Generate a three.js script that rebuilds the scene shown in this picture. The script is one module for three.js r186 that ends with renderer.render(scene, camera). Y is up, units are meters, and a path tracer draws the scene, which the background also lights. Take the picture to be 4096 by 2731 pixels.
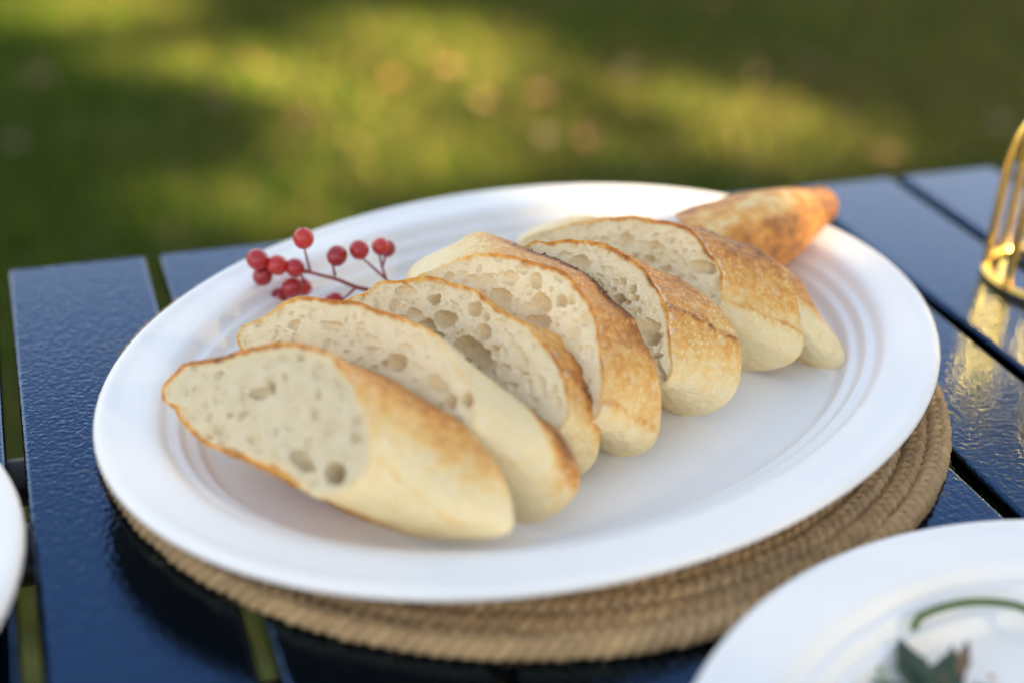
import * as THREE from 'three';
import { mergeGeometries } from 'three/addons/utils/BufferGeometryUtils.js';
import { ImprovedNoise } from 'three/addons/math/ImprovedNoise.js';

// ---------------------------------------------------------------- camera, sky, sun, exposure
const scene = new THREE.Scene();
const camera = new THREE.PerspectiveCamera(26.99, 1024 / 682, 0.02, 600);
{
  const pitch = 0.509315, roll = 0.046916;                       // looking down at the table, very slightly rolled
  const right = new THREE.Vector3(1, 0, 0), up = new THREE.Vector3(0, Math.cos(pitch), -Math.sin(pitch));
  const r = right.clone().multiplyScalar(Math.cos(roll)).addScaledVector(up, Math.sin(roll));
  const u = right.clone().multiplyScalar(-Math.sin(roll)).addScaledVector(up, Math.cos(roll));
  const back = new THREE.Vector3().crossVectors(r, u);
  camera.quaternion.setFromRotationMatrix(new THREE.Matrix4().makeBasis(r, u, back));
  camera.position.set(-0.01206, 0.7215, 0.44939);
  camera.focus = 0.492;
  camera.userData.fStop = 3.1;
}
{
  // clear evening sky: bright towards the horizon, deeper blue overhead
  const stops = [[0, 2.9, 2.9, 2.8], [12, 2.8, 2.88, 2.95], [22, 2.8, 3.15, 3.6], [28, 1.25, 1.58, 2.08], [40, 0.8, 1.05, 1.5], [60, 0.95, 1.1, 1.38], [90, 1.0, 1.12, 1.32]], LEVEL = 0.084;
  const w = 256, h = 256, d = new Float32Array(w * h * 4);
  for (let j = 0; j < h; j++) {
    const e = Math.max(0, ((j + 0.5) / h - 0.5) * 180); let q = 0; while (q < stops.length - 2 && e > stops[q + 1][0]) q++;
    const f = Math.min(1, (e - stops[q][0]) / (stops[q + 1][0] - stops[q][0])), s = f * f * (3 - 2 * f);
    for (let i = 0; i < w; i++) { const k = (j * w + i) * 4; for (let c = 0; c < 3; c++) d[k + c] = LEVEL * (stops[q][c + 1] * (1 - s) + stops[q + 1][c + 1] * s); d[k + 3] = 1; }
  }
  const t = new THREE.DataTexture(d, w, h, THREE.RGBAFormat, THREE.FloatType);
  t.mapping = THREE.EquirectangularReflectionMapping; t.magFilter = THREE.LinearFilter; t.minFilter = THREE.LinearFilter; t.needsUpdate = true;
  scene.background = t; scene.environment = t;
}
const SUN = new THREE.Vector3(0.95, 0, 0.3).normalize().multiplyScalar(Math.cos(0.39)).add(new THREE.Vector3(0, Math.sin(0.39), 0));
const sun = new THREE.DirectionalLight(new THREE.Color().setRGB(1, 0.77, 0.46), 5);
sun.target.position.set(0, 0.4, -0.8); sun.position.copy(SUN).multiplyScalar(14).add(sun.target.position);
sun.castShadow = true; sun.shadow.radius = 1.7; sun.shadow.mapSize.set(4096, 4096); sun.shadow.bias = -0.0005;
Object.assign(sun.shadow.camera, { left: -4, right: 4, top: 4, bottom: -4, near: 1, far: 30 });
scene.add(sun, sun.target);
const renderer = new THREE.WebGLRenderer({ antialias: true });
renderer.setSize(1024, 682);
renderer.toneMapping = THREE.LinearToneMapping;
renderer.toneMappingExposure = 8.5;
renderer.shadowMap.enabled = true; renderer.shadowMap.type = THREE.PCFSoftShadowMap;

// ---------------------------------------------------------------- helpers
const TOP = 0.45;                                                 // height of the table top
let seed = 12345;
const rnd = () => { seed = (seed * 1664525 + 1013904223) >>> 0; return seed / 4294967296; };
const rr = (a, b) => a + (b - a) * rnd();
const perlin = new ImprovedNoise();
const N3 = (x, y, z = 0) => perlin.noise(x + 31.7, y + 17.3, z + 5.1);
const fbm = (x, y, z, o = 3) => { let s = 0, a = 1, f = 1; for (let i = 0; i < o; i++) { s += a * N3(x * f, y * f, z * f + i * 7.7); a *= 0.5; f *= 2.03; } return s; };
const band = (s, a, b, e = 0.05) => sstep(a - e, a + e, s) * (1 - sstep(b - e, b + e, s));
const clamp = (x, a = 0, b = 1) => Math.min(b, Math.max(a, x));
const sstep = (a, b, x) => { const t = clamp((x - a) / (b - a)); return t * t * (3 - 2 * t); };
const mix3 = (a, b, t) => [a[0] + (b[0] - a[0]) * t, a[1] + (b[1] - a[1]) * t, a[2] + (b[2] - a[2]) * t];
const taken = new Map();
function numbered(name) { const n = taken.get(name) ?? 0; taken.set(name, n + 1); return n ? `${name}_${String(n).padStart(3, '0')}` : name; }
function shade(o) { o.traverse((m) => { if (m.isMesh) { m.castShadow = true; m.receiveShadow = true; } }); return o; }
function tag(o, label, category, group, kind) { o.userData.label = label; if (category) o.userData.category = category; if (group) o.userData.group = group; if (kind) o.userData.kind = kind; return o; }
function thing(name, label, category, pos = [0, 0, 0], group) {
  const g = new THREE.Group(); g.name = numbered(name); g.position.set(...pos); scene.add(g); return tag(g, label, category, group);
}
function part(name, geo, mat, parent) { const m = new THREE.Mesh(geo, mat); m.name = name; m.castShadow = m.receiveShadow = true; parent.add(m); return m; }
function std(o) { return new THREE.MeshStandardMaterial(o); }
const rgb = (r, g, b) => new THREE.Color().setRGB(r, g, b);
function buffer(pos, idx, uv, col) {
  const g = new THREE.BufferGeometry();
  g.setAttribute('position', new THREE.Float32BufferAttribute(pos, 3));
  if (uv) g.setAttribute('uv', new THREE.Float32BufferAttribute(uv, 2));
  if (col) g.setAttribute('color', new THREE.Float32BufferAttribute(col, 3));
  g.setIndex(idx); g.computeVertexNormals(); return g;
}
// tileable height texture: f(x, y) with x, y in 0..1, made periodic by a 4-corner blend
function heightTexture(n, f) {
  const d = new Uint8Array(n * n * 4), v = new Float32Array(n * n); let lo = 1e9, hi = -1e9;
  for (let j = 0; j < n; j++) for (let i = 0; i < n; i++) {
    const x = i / n, y = j / n;
    const s = f(x, y) * (1 - x) * (1 - y) + f(x - 1, y) * x * (1 - y) + f(x, y - 1) * (1 - x) * y + f(x - 1, y - 1) * x * y;
    const k = Math.sqrt((x * x + (1 - x) ** 2) * (y * y + (1 - y) ** 2));
    v[j * n + i] = s / k; lo = Math.min(lo, s / k); hi = Math.max(hi, s / k);
  }
  for (let q = 0; q < n * n; q++) { const b = 255 * (v[q] - lo) / (hi - lo); d[q * 4] = d[q * 4 + 1] = d[q * 4 + 2] = b; d[q * 4 + 3] = 255; }
  const t = new THREE.DataTexture(d, n, n); t.wrapS = t.wrapT = THREE.RepeatWrapping; t.magFilter = THREE.LinearFilter; t.minFilter = THREE.LinearMipmapLinearFilter; t.generateMipmaps = true; t.needsUpdate = true;
  return t;
}
function tube(points, radius, segs = 12, radial = 7, closed = false, taper = null) {
  const c = new THREE.CatmullRomCurve3(points.map((p) => (p.isVector3 ? p : new THREE.Vector3(...p))), closed, 'centripetal');
  const g = new THREE.TubeGeometry(c, segs, radius, radial, closed);
  if (taper) {
    const p = g.attributes.position;
    for (let i = 0; i <= segs; i++) { const q = c.getPointAt(i / segs), k = taper(i / segs);
      for (let j = 0; j <= radial; j++) { const n = i * (radial + 1) + j; p.setXYZ(n, q.x + (p.getX(n) - q.x) * k, q.y + (p.getY(n) - q.y) * k, q.z + (p.getZ(n) - q.z) * k); } }
    g.computeVertexNormals();
  }
  return g;
}

// ---------------------------------------------------------------- ground
const lawn = new THREE.Mesh(new THREE.CircleGeometry(150, 96).rotateX(-Math.PI / 2), null);
{
  const n = 512, d = new Uint8Array(n * n * 4);
  for (let j = 0; j < n; j++) for (let i = 0; i < n; i++) {
    const x = i / n, y = j / n, TAU = Math.PI * 2;
    const a = fbm(Math.cos(x * TAU) * 3, Math.sin(x * TAU) * 3, Math.cos(y * TAU) * 3 + Math.sin(y * TAU) * 1.7, 5), g = N3(i * 0.37, j * 0.37, 3);
    const k = clamp(0.5 + 0.5 * a + 0.25 * g), c = mix3([50, 58, 16], [92, 90, 34], k), q = (j * n + i) * 4;
    d[q] = c[0]; d[q + 1] = c[1]; d[q + 2] = c[2]; d[q + 3] = 255;
  }
  const t = new THREE.DataTexture(d, n, n); t.colorSpace = THREE.SRGBColorSpace; t.wrapS = t.wrapT = THREE.RepeatWrapping; t.repeat.set(200, 200); t.magFilter = THREE.LinearFilter; t.needsUpdate = true;
  lawn.material = std({ map: t, roughness: 1 });
  lawn.name = 'lawn'; lawn.receiveShadow = true; scene.add(lawn); tag(lawn, 'mown green lawn beyond and under the slatted table', 'lawn', null, 'structure');
}
{ // grass blades: nobody could count them
  const blade = new THREE.BufferGeometry();
  blade.setAttribute('position', new THREE.Float32BufferAttribute([-0.5, 0, 0, 0.5, 0, 0, -0.42, 0.5, 0.1, 0.42, 0.5, 0.1, 0, 1, 0.42], 3));
  blade.setIndex([0, 1, 3, 0, 3, 2, 2, 3, 4]); blade.computeVertexNormals();
  const NB = 150000, inst = new THREE.InstancedMesh(blade, new THREE.MeshPhysicalMaterial({ color: 0xffffff, roughness: 0.9, specularIntensity: 0.25, side: THREE.DoubleSide }), NB);
  const m = new THREE.Matrix4(), q = new THREE.Quaternion(), e = new THREE.Euler(), s = new THREE.Vector3(), p = new THREE.Vector3(), c = new THREE.Color();
  for (let i = 0; i < NB; i++) {
    const near = i < 115000;
    const x = near ? rr(-1.25, 1.35) : rr(-4, 4), z = near ? rr(-2.9, -0.35) : rr(-6, 2.2);
    const dry = clamp(0.38 + 0.5 * fbm(x * 1.6 + 3, z * 1.6, 1, 3) + 0.22 * (x + 0.2)), l = rr(0.75, 1.3);
    e.set(rr(-0.5, 0.5), rr(0, 6.28), rr(-0.5, 0.5)); q.setFromEuler(e);
    const hgt = rr(0.014, 0.034); s.set(rr(0.0025, 0.0045), hgt, hgt); p.set(x, 0, z); inst.setMatrixAt(i, m.compose(p, q, s));
    const col = rnd() < dry * 0.75 ? [0.22, 0.165, 0.05] : mix3([0.045, 0.11, 0.008], [0.115, 0.145, 0.014], rnd());
    inst.setColorAt(i, c.setRGB(col[0] * l, col[1] * l, col[2] * l));
  }
  inst.name = 'grass'; inst.castShadow = inst.receiveShadow = true; scene.add(inst); tag(inst, 'short green and dry yellow grass blades of the lawn', 'grass', null, 'stuff');
}

// ---------------------------------------------------------------- the tree whose crown shades the table and dapples the lawn
const inside = (x, z, poly) => { let c = false; for (let i = 0, j = poly.length - 1; i < poly.length; j = i++) { const [xi, zi] = poly[i], [xj, zj] = poly[j]; if ((zi > z) !== (zj > z) && x < ((xj - xi) * (z - zi)) / (zj - zi) + xi) c = !c; } return c; };
const SUNLIT = [
  [[-0.803, -1.988], [-0.759, -2.11], [-0.649, -2.014], [-0.6, -1.866], [-0.62, -1.744], [-0.687, -1.734], [-0.76, -1.84]],
  [[-0.487, -1.574], [-0.488, -1.676], [-0.403, -1.732], [-0.294, -1.749], [-0.22, -1.695], [-0.232, -1.552], [-0.305, -1.62], [-0.421, -1.536]],
  [[-0.257, -1.607], [-0.199, -1.856], [-0.126, -1.98], [-0.05, -1.954], [-0.003, -1.793], [0.045, -1.534], [0.08, -1.417], [0.154, -1.33], [0.105, -1.251], [-0.118, -1.21], [-0.151, -1.278], [-0.201, -1.381], [-0.25, -1.494]],
  [[-0.314, -1.071], [-0.304, -1.135], [-0.248, -1.195], [-0.175, -1.232], [-0.121, -1.253], [-0.142, -1.167], [-0.209, -1.058], [-0.284, -1.015]],
  [[0.239, -1.719], [0.312, -1.698], [0.393, -1.6], [0.457, -1.482], [0.481, -1.355], [0.394, -1.3], [0.33, -1.337], [0.338, -1.484], [0.282, -1.604]],
];
{
  const leaf = new THREE.BufferGeometry();
  leaf.setAttribute('position', new THREE.Float32BufferAttribute([0, 0, 0, -0.3, 0.35, 0.05, 0.3, 0.35, 0.05, -0.24, 0.7, 0.02, 0.24, 0.7, 0.02, 0, 1, -0.08], 3));
  leaf.setIndex([0, 2, 1, 1, 2, 4, 1, 4, 3, 3, 4, 5]); leaf.computeVertexNormals();
  const bark = std({ color: rgb(0.11, 0.08, 0.055), roughness: 0.95 }), leafMat = std({ color: 0xffffff, roughness: 0.6, side: THREE.DoubleSide });
  const tree = (label, C, ext, count, low, keep, more) => {
    const g = thing('shade_tree', label, 'tree', [C.x, 0, C.z]);
    part('trunk', tube([[0, -0.05, 0], [0.06, 0.6, 0.03], [-0.03, 1.3, 0.05], [0.02, C.y, 0], [0, C.y + ext.y * 0.6, 0.05]], 0.16, 24, 12, false, (t) => 1.15 - 0.85 * t), bark, g);
    for (let i = 0; i < 11; i++) { const a = i * 2.4, h = C.y + ext.y * (-0.4 + i * 0.09), L = ext.x * rr(0.4, 0.75); part(i ? `limb_${String(i).padStart(3, '0')}` : 'limb', tube([[0, h, 0], [Math.cos(a) * L * 0.4, h + 0.25, Math.sin(a) * L * 0.4], [Math.cos(a) * L, h + rr(0.3, 0.7), Math.sin(a) * L]], 0.035, 10, 7, false, (t) => 1 - 0.75 * t), bark, g); }
    const list = [], m = new THREE.Matrix4(), q = new THREE.Quaternion(), p = new THREE.Vector3(), s = new THREE.Vector3(), w = new THREE.Vector3();
    for (let n = 0; n < count;) {
      const cl = new THREE.Vector3(rr(-1, 1), rr(-1, 1), rr(-1, 1)); if (cl.lengthSq() > 1) continue;
      cl.multiply(ext); cl.y += C.y;
      for (let k = 0; k < 7; k++, n++) {
        p.set(cl.x + rr(-0.2, 0.2), Math.max(low, cl.y + rr(-0.16, 0.16)), cl.z + rr(-0.2, 0.2)); w.set(p.x + C.x, p.y, p.z + C.z);
        if (!keep(w)) continue;
        q.setFromEuler(new THREE.Euler(rr(-1.4, 1.4), rr(0, 6.28), rr(-1.4, 1.4))); const z = rr(0.055, 0.085); list.push(m.clone().compose(p, q, s.set(z, z, z)));
      }
    }
    more?.((w, z) => { p.copy(w).sub(g.position); q.setFromEuler(new THREE.Euler(rr(-1.4, 1.4), rr(0, 6.28), rr(-1.4, 1.4))); list.push(m.clone().compose(p, q, s.set(z, z, z))); });
    const crown = new THREE.InstancedMesh(leaf, leafMat, list.length), c = new THREE.Color();
    list.forEach((x, i) => { crown.setMatrixAt(i, x); const k = rnd(); crown.setColorAt(i, k < 0.14 ? c.setRGB(0.26, 0.16, 0.03) : c.setRGB(0.06 + 0.06 * k, 0.1 + 0.04 * k, 0.02)); });
    crown.name = 'crown'; crown.castShadow = crown.receiveShadow = true; crown.userData.kind = 'stuff'; g.add(crown);
  };
  const holder = new THREE.Vector3(0.246, TOP + 0.06, -0.148), plateMid = new THREE.Vector3(0, TOP + 0.03, 0), v = new THREE.Vector3();
  const off = (w, o) => { v.copy(w).sub(o); return v.addScaledVector(SUN, -v.dot(SUN)).length(); };   // how far the sun's ray through o passes from w
  tree('broad leafy tree with gaps in its crown, standing sunward of the table', new THREE.Vector3(0.05, 0.3, -0.75).addScaledVector(SUN, 6.4), new THREE.Vector3(3.3, 2.1, 3.3), 108000, 0.5, (w) => {
    const t = (w.y - 0.03) / SUN.y, gx = w.x - SUN.x * t, gz = w.z - SUN.z * t;
    if (SUNLIT.some((poly) => [-0.09, 0, 0.09].some((o) => inside(gx + o, gz, poly)) || inside(gx, gz - 0.03, poly) || inside(gx, gz + 0.03, poly))) return false;
    if (gx > 0.1 && gz < -1.2 && gz > -2.8 && N3(gx * 4, gz * 7, 9) > 0.42) return false;
    return off(w, holder) > 0.1 && off(w, plateMid) > 0.46;  // crown cleared toward wire holder and plate to shape the sun reaching them
  }, (add) => {                                                      // small leaves added to filter the sun evenly over the plate
    const a = new THREE.Vector3().crossVectors(SUN, new THREE.Vector3(0, 1, 0)).normalize(), c = new THREE.Vector3().crossVectors(a, SUN), w = new THREE.Vector3();
    for (let i = 0; i < 14600; i++) { const r = 0.5 * Math.sqrt(rnd()), t = rr(0, 6.2832); w.copy(plateMid).addScaledVector(a, r * Math.cos(t)).addScaledVector(c, r * Math.sin(t)).addScaledVector(SUN, rr(5.2, 7.2)); if (off(w, holder) > 0.07) add(w, rr(0.027, 0.041)); }
  });
}

// ---------------------------------------------------------------- fallen leaves on the lawn
{
  const pos = [], idx = [], M = 8;
  for (let i = 0; i <= M; i++) { const t = i / M, wd = 0.36 * Math.sin(Math.PI * Math.pow(t, 0.8)) + 0.012; for (const u of [-1, -0.5, 0, 0.5, 1]) pos.push(u * wd, 0.16 * u * u * wd * 2 + 0.1 * Math.sin(t * 3), t - 0.5); }
  for (let i = 0; i < M; i++) for (let j = 0; j < 4; j++) { const a = i * 5 + j; idx.push(a, a + 5, a + 1, a + 1, a + 5, a + 6); }
  const geo = buffer(pos, idx);
  const mats = [[0.34, 0.14, 0.045], [0.26, 0.1, 0.04], [0.34, 0.2, 0.06], [0.15, 0.08, 0.04], [0.15, 0.11, 0.055]].map((c) => std({ color: rgb(...c), roughness: 0.8, side: THREE.DoubleSide }));
  const spots = [[0.013, -1.53, 0], [-0.13, -1.625, 2], [-0.434, -1.602, 0], [-0.439, -1.434, 3], [-0.315, -1.382, 1], [-0.068, -1.483, 2], [0.02, -1.353, 4], [0.079, -1.352, 0], [-0.324, -1.987, 4], [-0.276, -1.969, 4], [0.153, -1.645, 4], [0.433, -1.726, 3], [0.672, -1.493, 4], [-0.706, -1.505, 3], [-0.659, -1.245, 3]];
  for (let i = 0; i < 6; i++) spots.push([rr(-1, 1.2), rr(-2.7, -0.8), Math.floor(rr(0, 5))]);
  for (const [x, z, k] of spots) {
    const o = new THREE.Mesh(geo, mats[k]); o.name = numbered('fallen_leaf'); const s = rr(0.03, 0.047);
    o.scale.set(s * rr(0.8, 1.2), s, s); o.rotation.set(rr(-0.25, 0.25), rr(0, 6.28), rr(-0.25, 0.25)); o.position.set(x, 0.03, z); scene.add(o); shade(o);
    tag(o, `fallen ${['rust orange', 'dark russet', 'golden tan', 'dark brown', 'grey brown'][k]} leaf lying on the lawn behind the table`, 'leaf', `fallen ${['rust orange', 'dark russet', 'golden tan', 'dark brown', 'grey brown'][k]} leaves on the lawn`);
  }
}

// ---------------------------------------------------------------- slatted metal table
const PLATE_C = [0.01206, -0.44939];                               // where the oval plate's middle lies from the camera
{
  const hammered = heightTexture(512, (x, y) => { const a = N3(x * 42, y * 42, 1) + 0.55 * N3(x * 80, y * 80, 4) + 0.3 * N3(x * 19, y * 19, 8); return a; });
  const paint = new THREE.MeshPhysicalMaterial({ color: rgb(0.028, 0.057, 0.112), metalness: 1, roughness: 0.13, bumpMap: hammered, bumpScale: 0.0002 });
  const frameMat = std({ color: rgb(0.012, 0.014, 0.018), roughness: 0.4 });
  const g = -0.3571726, ge = [Math.sin(g), -Math.cos(g)], gn = [Math.cos(g), Math.sin(g)], pit = 0.0617088, g0 = -0.0167524, rear = 0.567362, len = 0.47, gap = 0.0055;
  const k0 = -4, k1 = 9, across = g0 + ((k0 + k1 + 1) / 2) * pit, along = rear - len / 2;
  const table = thing('slatted_table', 'low dark blue metal camping table with long hammered slats', 'table', [gn[0] * across + ge[0] * along - PLATE_C[0], 0, gn[1] * across + ge[1] * along - PLATE_C[1]]);
  table.rotation.y = -g;
  const w = pit - gap, th = 0.013, r = 0.0022, sh = new THREE.Shape();
  sh.moveTo(-w / 2 + r, 0); sh.lineTo(w / 2 - r, 0); sh.absarc(w / 2 - r, -r, r, Math.PI / 2, 0, true); sh.lineTo(w / 2, -th + r); sh.absarc(w / 2 - r, -th + r, r, 0, -Math.PI / 2, true); sh.lineTo(-w / 2 + r, -th); sh.absarc(-w / 2 + r, -th + r, r, -Math.PI / 2, -Math.PI, true); sh.lineTo(-w / 2, -r); sh.absarc(-w / 2 + r, -r, r, Math.PI, Math.PI / 2, true);
  const slat = new THREE.ExtrudeGeometry(sh, { depth: len - 0.002, bevelEnabled: true, bevelThickness: 0.001, bevelSize: 0.001, bevelOffset: -0.001, bevelSegments: 2, curveSegments: 5, steps: 1 }).translate(0, 0, -len / 2 + 0.001);
  const p = slat.attributes.position, uv = slat.attributes.uv;
  for (let i = 0; i < p.count; i++) uv.setXY(i, (p.getX(i) + p.getY(i)) / 0.085, (p.getZ(i) + p.getY(i) * 0.5) / 0.085);
  for (let k = k0; k <= k1; k++) {
    const ge2 = slat.clone(), u2 = ge2.attributes.uv; for (let i = 0; i < u2.count; i++) u2.setXY(i, u2.getX(i) + k * 0.37, u2.getY(i) + k * 0.61);
    const m = part(k === k0 ? 'slat' : `slat_${String(k - k0).padStart(3, '0')}`, ge2, paint, table); m.position.set(g0 + (k + 0.5) * pit - across, TOP, 0);
  }
  const W = (k1 - k0 + 1) * pit, rail = (z, y, hx) => part('cross_rail', new THREE.CapsuleGeometry(0.008, W - 0.03, 6, 14).rotateZ(Math.PI / 2).scale(1, 1.1, hx), frameMat, table).position.set(0, y, z);
  rail(-len / 2 + 0.125, TOP - 0.0225, 1.1); rail(-len / 2 + 0.167, TOP - 0.0225, 1.7); rail(-len / 2 + 0.262, TOP - 0.0225, 1.2); rail(len / 2 - 0.05, TOP - 0.0225, 1.2);
  for (const sx of [-1, 1]) for (const sz of [-1, 1]) {
    part('leg', tube([[sx * (W / 2 - 0.06), TOP - 0.02, sz * (len / 2 - 0.05)], [sx * (W / 2 - 0.05), TOP / 2, -sz * 0.0 + sz * 0.02], [sx * (W / 2 - 0.04), 0.004, -sz * (len / 2 - 0.04)]], 0.009, 8, 10), frameMat, table);
    part('foot', new THREE.CylinderGeometry(0.014, 0.016, 0.02, 16).translate(sx * (W / 2 - 0.04), 0.01, -sz * (len / 2 - 0.04)), frameMat, table);
  }
}

// ---------------------------------------------------------------- braided jute mat
{
  const fibre = heightTexture(256, (x, y) => N3(x * 9, y * 60, 2) + 0.5 * N3(x * 20, y * 110, 5));
  const mats = [[0.53, 0.335, 0.16], [0.49, 0.3, 0.14], [0.56, 0.36, 0.18]].map((c) => std({ color: rgb(...c), roughness: 0.95, vertexColors: true, bumpMap: fibre, bumpScale: 0.0006 }));
  const mat = thing('braided_mat', 'round braided jute mat under the oval white plate', 'mat', [-0.0046, TOP, -0.0007]); mat.rotation.y = 0.562;
  const R = 0.1502, cw = 0.0078, EX = 1.033, EZ = 0.967;                    // very slightly oval
  for (let c = 0; c < 20; c++) {
    const rad = R - cw * (c + 0.5); if (rad < 0.004) break;
    const fine = c < 10, periods = Math.max(3, Math.round((2 * Math.PI * rad) / 0.0128)), per = fine ? 12 : 7, geos = [];
    for (let s = 0; s < 3; s++) {
      const pts = [], n = periods * per, pos = [], idx = [], uv = [], tint = [], rs = fine ? 7 : 5;
      for (let i = 0; i < n; i++) {
        const th = (i / n) * Math.PI * 2, ph = (i / per) * Math.PI * 2 + (s * Math.PI * 2) / 3;
        const wob = 0.0007 * N3(th * 14, c * 3, s), q = rad + (cw * 0.35) * Math.sin(ph) + wob, y = 0.0036 + 0.0019 * Math.sin(2 * ph + 0.6);
        pts.push([Math.cos(th) * q * EX, y, Math.sin(th) * q * EZ]);
      }
      const A = new THREE.Vector3(), T = new THREE.Vector3(), Nn = new THREE.Vector3(), B = new THREE.Vector3(), upv = new THREE.Vector3(0, 1, 0);
      for (let i = 0; i <= n; i++) {
        const a = pts[i % n], b = pts[(i + 1) % n], z = pts[(i + n - 1) % n]; T.set(b[0] - z[0], b[1] - z[1], b[2] - z[2]).normalize(); B.crossVectors(T, upv).normalize(); Nn.crossVectors(B, T);
        const fat = 0.0019 * (1 + 0.2 * N3(i * 0.31, c * 5 + s, 4));
        for (let j = 0; j <= rs; j++) { const t = (j / rs) * Math.PI * 2; A.set(...a).addScaledVector(B, Math.cos(t) * fat * 1.12).addScaledVector(Nn, Math.sin(t) * fat); pos.push(A.x, Math.max(0.0002, A.y), A.z); uv.push(j / rs + i * 0.05, i / per / 2); const k = 1 + 0.28 * N3(i * 0.13, c * 7 + s * 3, 2) + 0.14 * N3(i * 1.1, j * 0.9, c + s * 5); tint.push(k, k * (0.98 + 0.04 * k), k); }
      }
      for (let i = 0; i < n; i++) for (let j = 0; j < rs; j++) { const a = i * (rs + 1) + j, b = a + rs + 1; idx.push(a, b, a + 1, b, b + 1, a + 1); }
      geos.push(buffer(pos, idx, uv, tint));
    }
    part(c ? `braid_coil_${String(c).padStart(3, '0')}` : 'braid_coil', mergeGeometries(geos), mats[c % 3], mat);
  }
  const hairs = [];
  for (let i = 0; i < 900; i++) {
    const a = i < 300 ? rr(-0.9, 0.9) : rr(0, 6.28), q = R - Math.abs(rr(-0.03, 0.03)) + 0.003, x = Math.cos(a) * q * EX, z = Math.sin(a) * q * EZ, d = a + rr(-1.2, 1.2), L = rr(0.003, 0.011), h = rr(0.0003, 0.003);
    const y0 = rr(0.004, 0.0065);
    hairs.push(tube([[x, y0, z], [x + Math.cos(d) * L * 0.5, y0 + h, z + Math.sin(d) * L * 0.5], [x + Math.cos(d + 0.6) * L, Math.max(0.0012, y0 + h * rr(-0.6, 0.8)), z + Math.sin(d + 0.6) * L]], rr(0.00003, 0.00005), 8, 3));
  }
  part('loose_fibre', mergeGeometries(hairs), std({ color: rgb(0.55, 0.4, 0.24), roughness: 0.7 }), mat).userData.kind = 'stuff';
}

// ---------------------------------------------------------------- moulded white plates
const pulp = heightTexture(256, (x, y) => N3(x * 30, y * 30, 1) + 0.6 * N3(x * 70, y * 64, 6));
const plateMat = new THREE.MeshPhysicalMaterial({ color: rgb(0.87, 0.845, 0.80), roughness: 0.42, bumpMap: pulp, bumpScale: 0.00004 });
function plateGeometry(a, b) {
  // [inset from the rim, height of the upper face above the plate's foot]
  const up = [[0.0006, 0.0128], [0, 0.0136], [0.0004, 0.0146], [0.0014, 0.0155], [0.0028, 0.016], [0.0045, 0.0158], [0.0062, 0.0153], [0.0085, 0.0151], [0.012, 0.0151], [0.0165, 0.0149], [0.019, 0.0144], [0.0206, 0.0132], [0.0218, 0.0114], [0.0226, 0.0103], [0.0236, 0.0099], [0.0248, 0.01005], [0.0258, 0.0101], [0.0266, 0.0096], [0.0276, 0.0079], [0.0284, 0.0067], [0.0294, 0.0063], [0.0306, 0.00645], [0.0316, 0.0064], [0.0324, 0.0058], [0.0334, 0.0041], [0.0344, 0.0026], [0.0356, 0.0018], [0.0376, 0.0015], [0.042, 0.0014]];
  const low = up.slice(2).map(([d, y]) => [d + 0.0006, Math.max(0, y - 0.0014)]).reverse();
  const NS = 256, pos = [], idx = [], uv = [];
  const ring = (d, y, k = 1) => { const st = pos.length / 3; for (let i = 0; i < NS; i++) { const t = (i / NS) * Math.PI * 2, ex = a * Math.cos(t), ez = b * Math.sin(t), nx = Math.cos(t) / a, nz = Math.sin(t) / b, l = Math.hypot(nx, nz); const x = (ex - (nx / l) * d) * k, z = (ez - (nz / l) * d) * k; pos.push(x, y, z); uv.push(x / 0.03, z / 0.03); } return st; };
  const rings = [];
  for (const k of [0.02, 0.15, 0.4, 0.65, 0.85]) rings.push(ring(0.042, 0.0014, k));
  for (const [d, y] of [...up].reverse()) rings.push(ring(d, y));
  for (const [d, y] of [...low].reverse()) rings.push(ring(d, y));
  for (const k of [0.85, 0.5, 0.02]) rings.push(ring(0.0426, 0, k));
  for (let r = 0; r + 1 < rings.length; r++) for (let i = 0; i < NS; i++) { const j = (i + 1) % NS, p = rings[r] + i, q = rings[r] + j, s = rings[r + 1] + i, t = rings[r + 1] + j; idx.push(p, q, s, q, t, s); }
  for (const [st, f] of [[rings[0], 1], [rings[rings.length - 1], -1]]) { const c = pos.length / 3; pos.push(0, pos[st * 3 + 1], 0); uv.push(0, 0); for (let i = 0; i < NS; i++) { const j = (i + 1) % NS; f > 0 ? idx.push(c, st + j, st + i) : idx.push(c, st + i, st + j); } }
  return buffer(pos, idx, uv);
}
function plate(name, label, a, b, x, y, z, turn) { const m = new THREE.Mesh(plateGeometry(a, b), plateMat); m.name = numbered(name); m.position.set(x, y, z); m.rotation.y = turn; m.castShadow = m.receiveShadow = true; scene.add(m); return tag(m, label, 'plate'); }
plate('oval_plate', 'large oval white moulded plate holding the sliced baguette', 0.127, 0.1658, 0, TOP + 0.0072, 0, -0.80145);
plate('round_plate', 'round white plate holding green herb scraps beside the jute mat', 0.1335, 0.1335, 0.1623, TOP + 0.0006, 0.2206, 0);
plate('empty_plate', 'white plate on the slats with nothing on it, across from the gold wire holder', 0.115, 0.115, -0.2604, TOP + 0.0006, 0.1545, 0);

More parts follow.
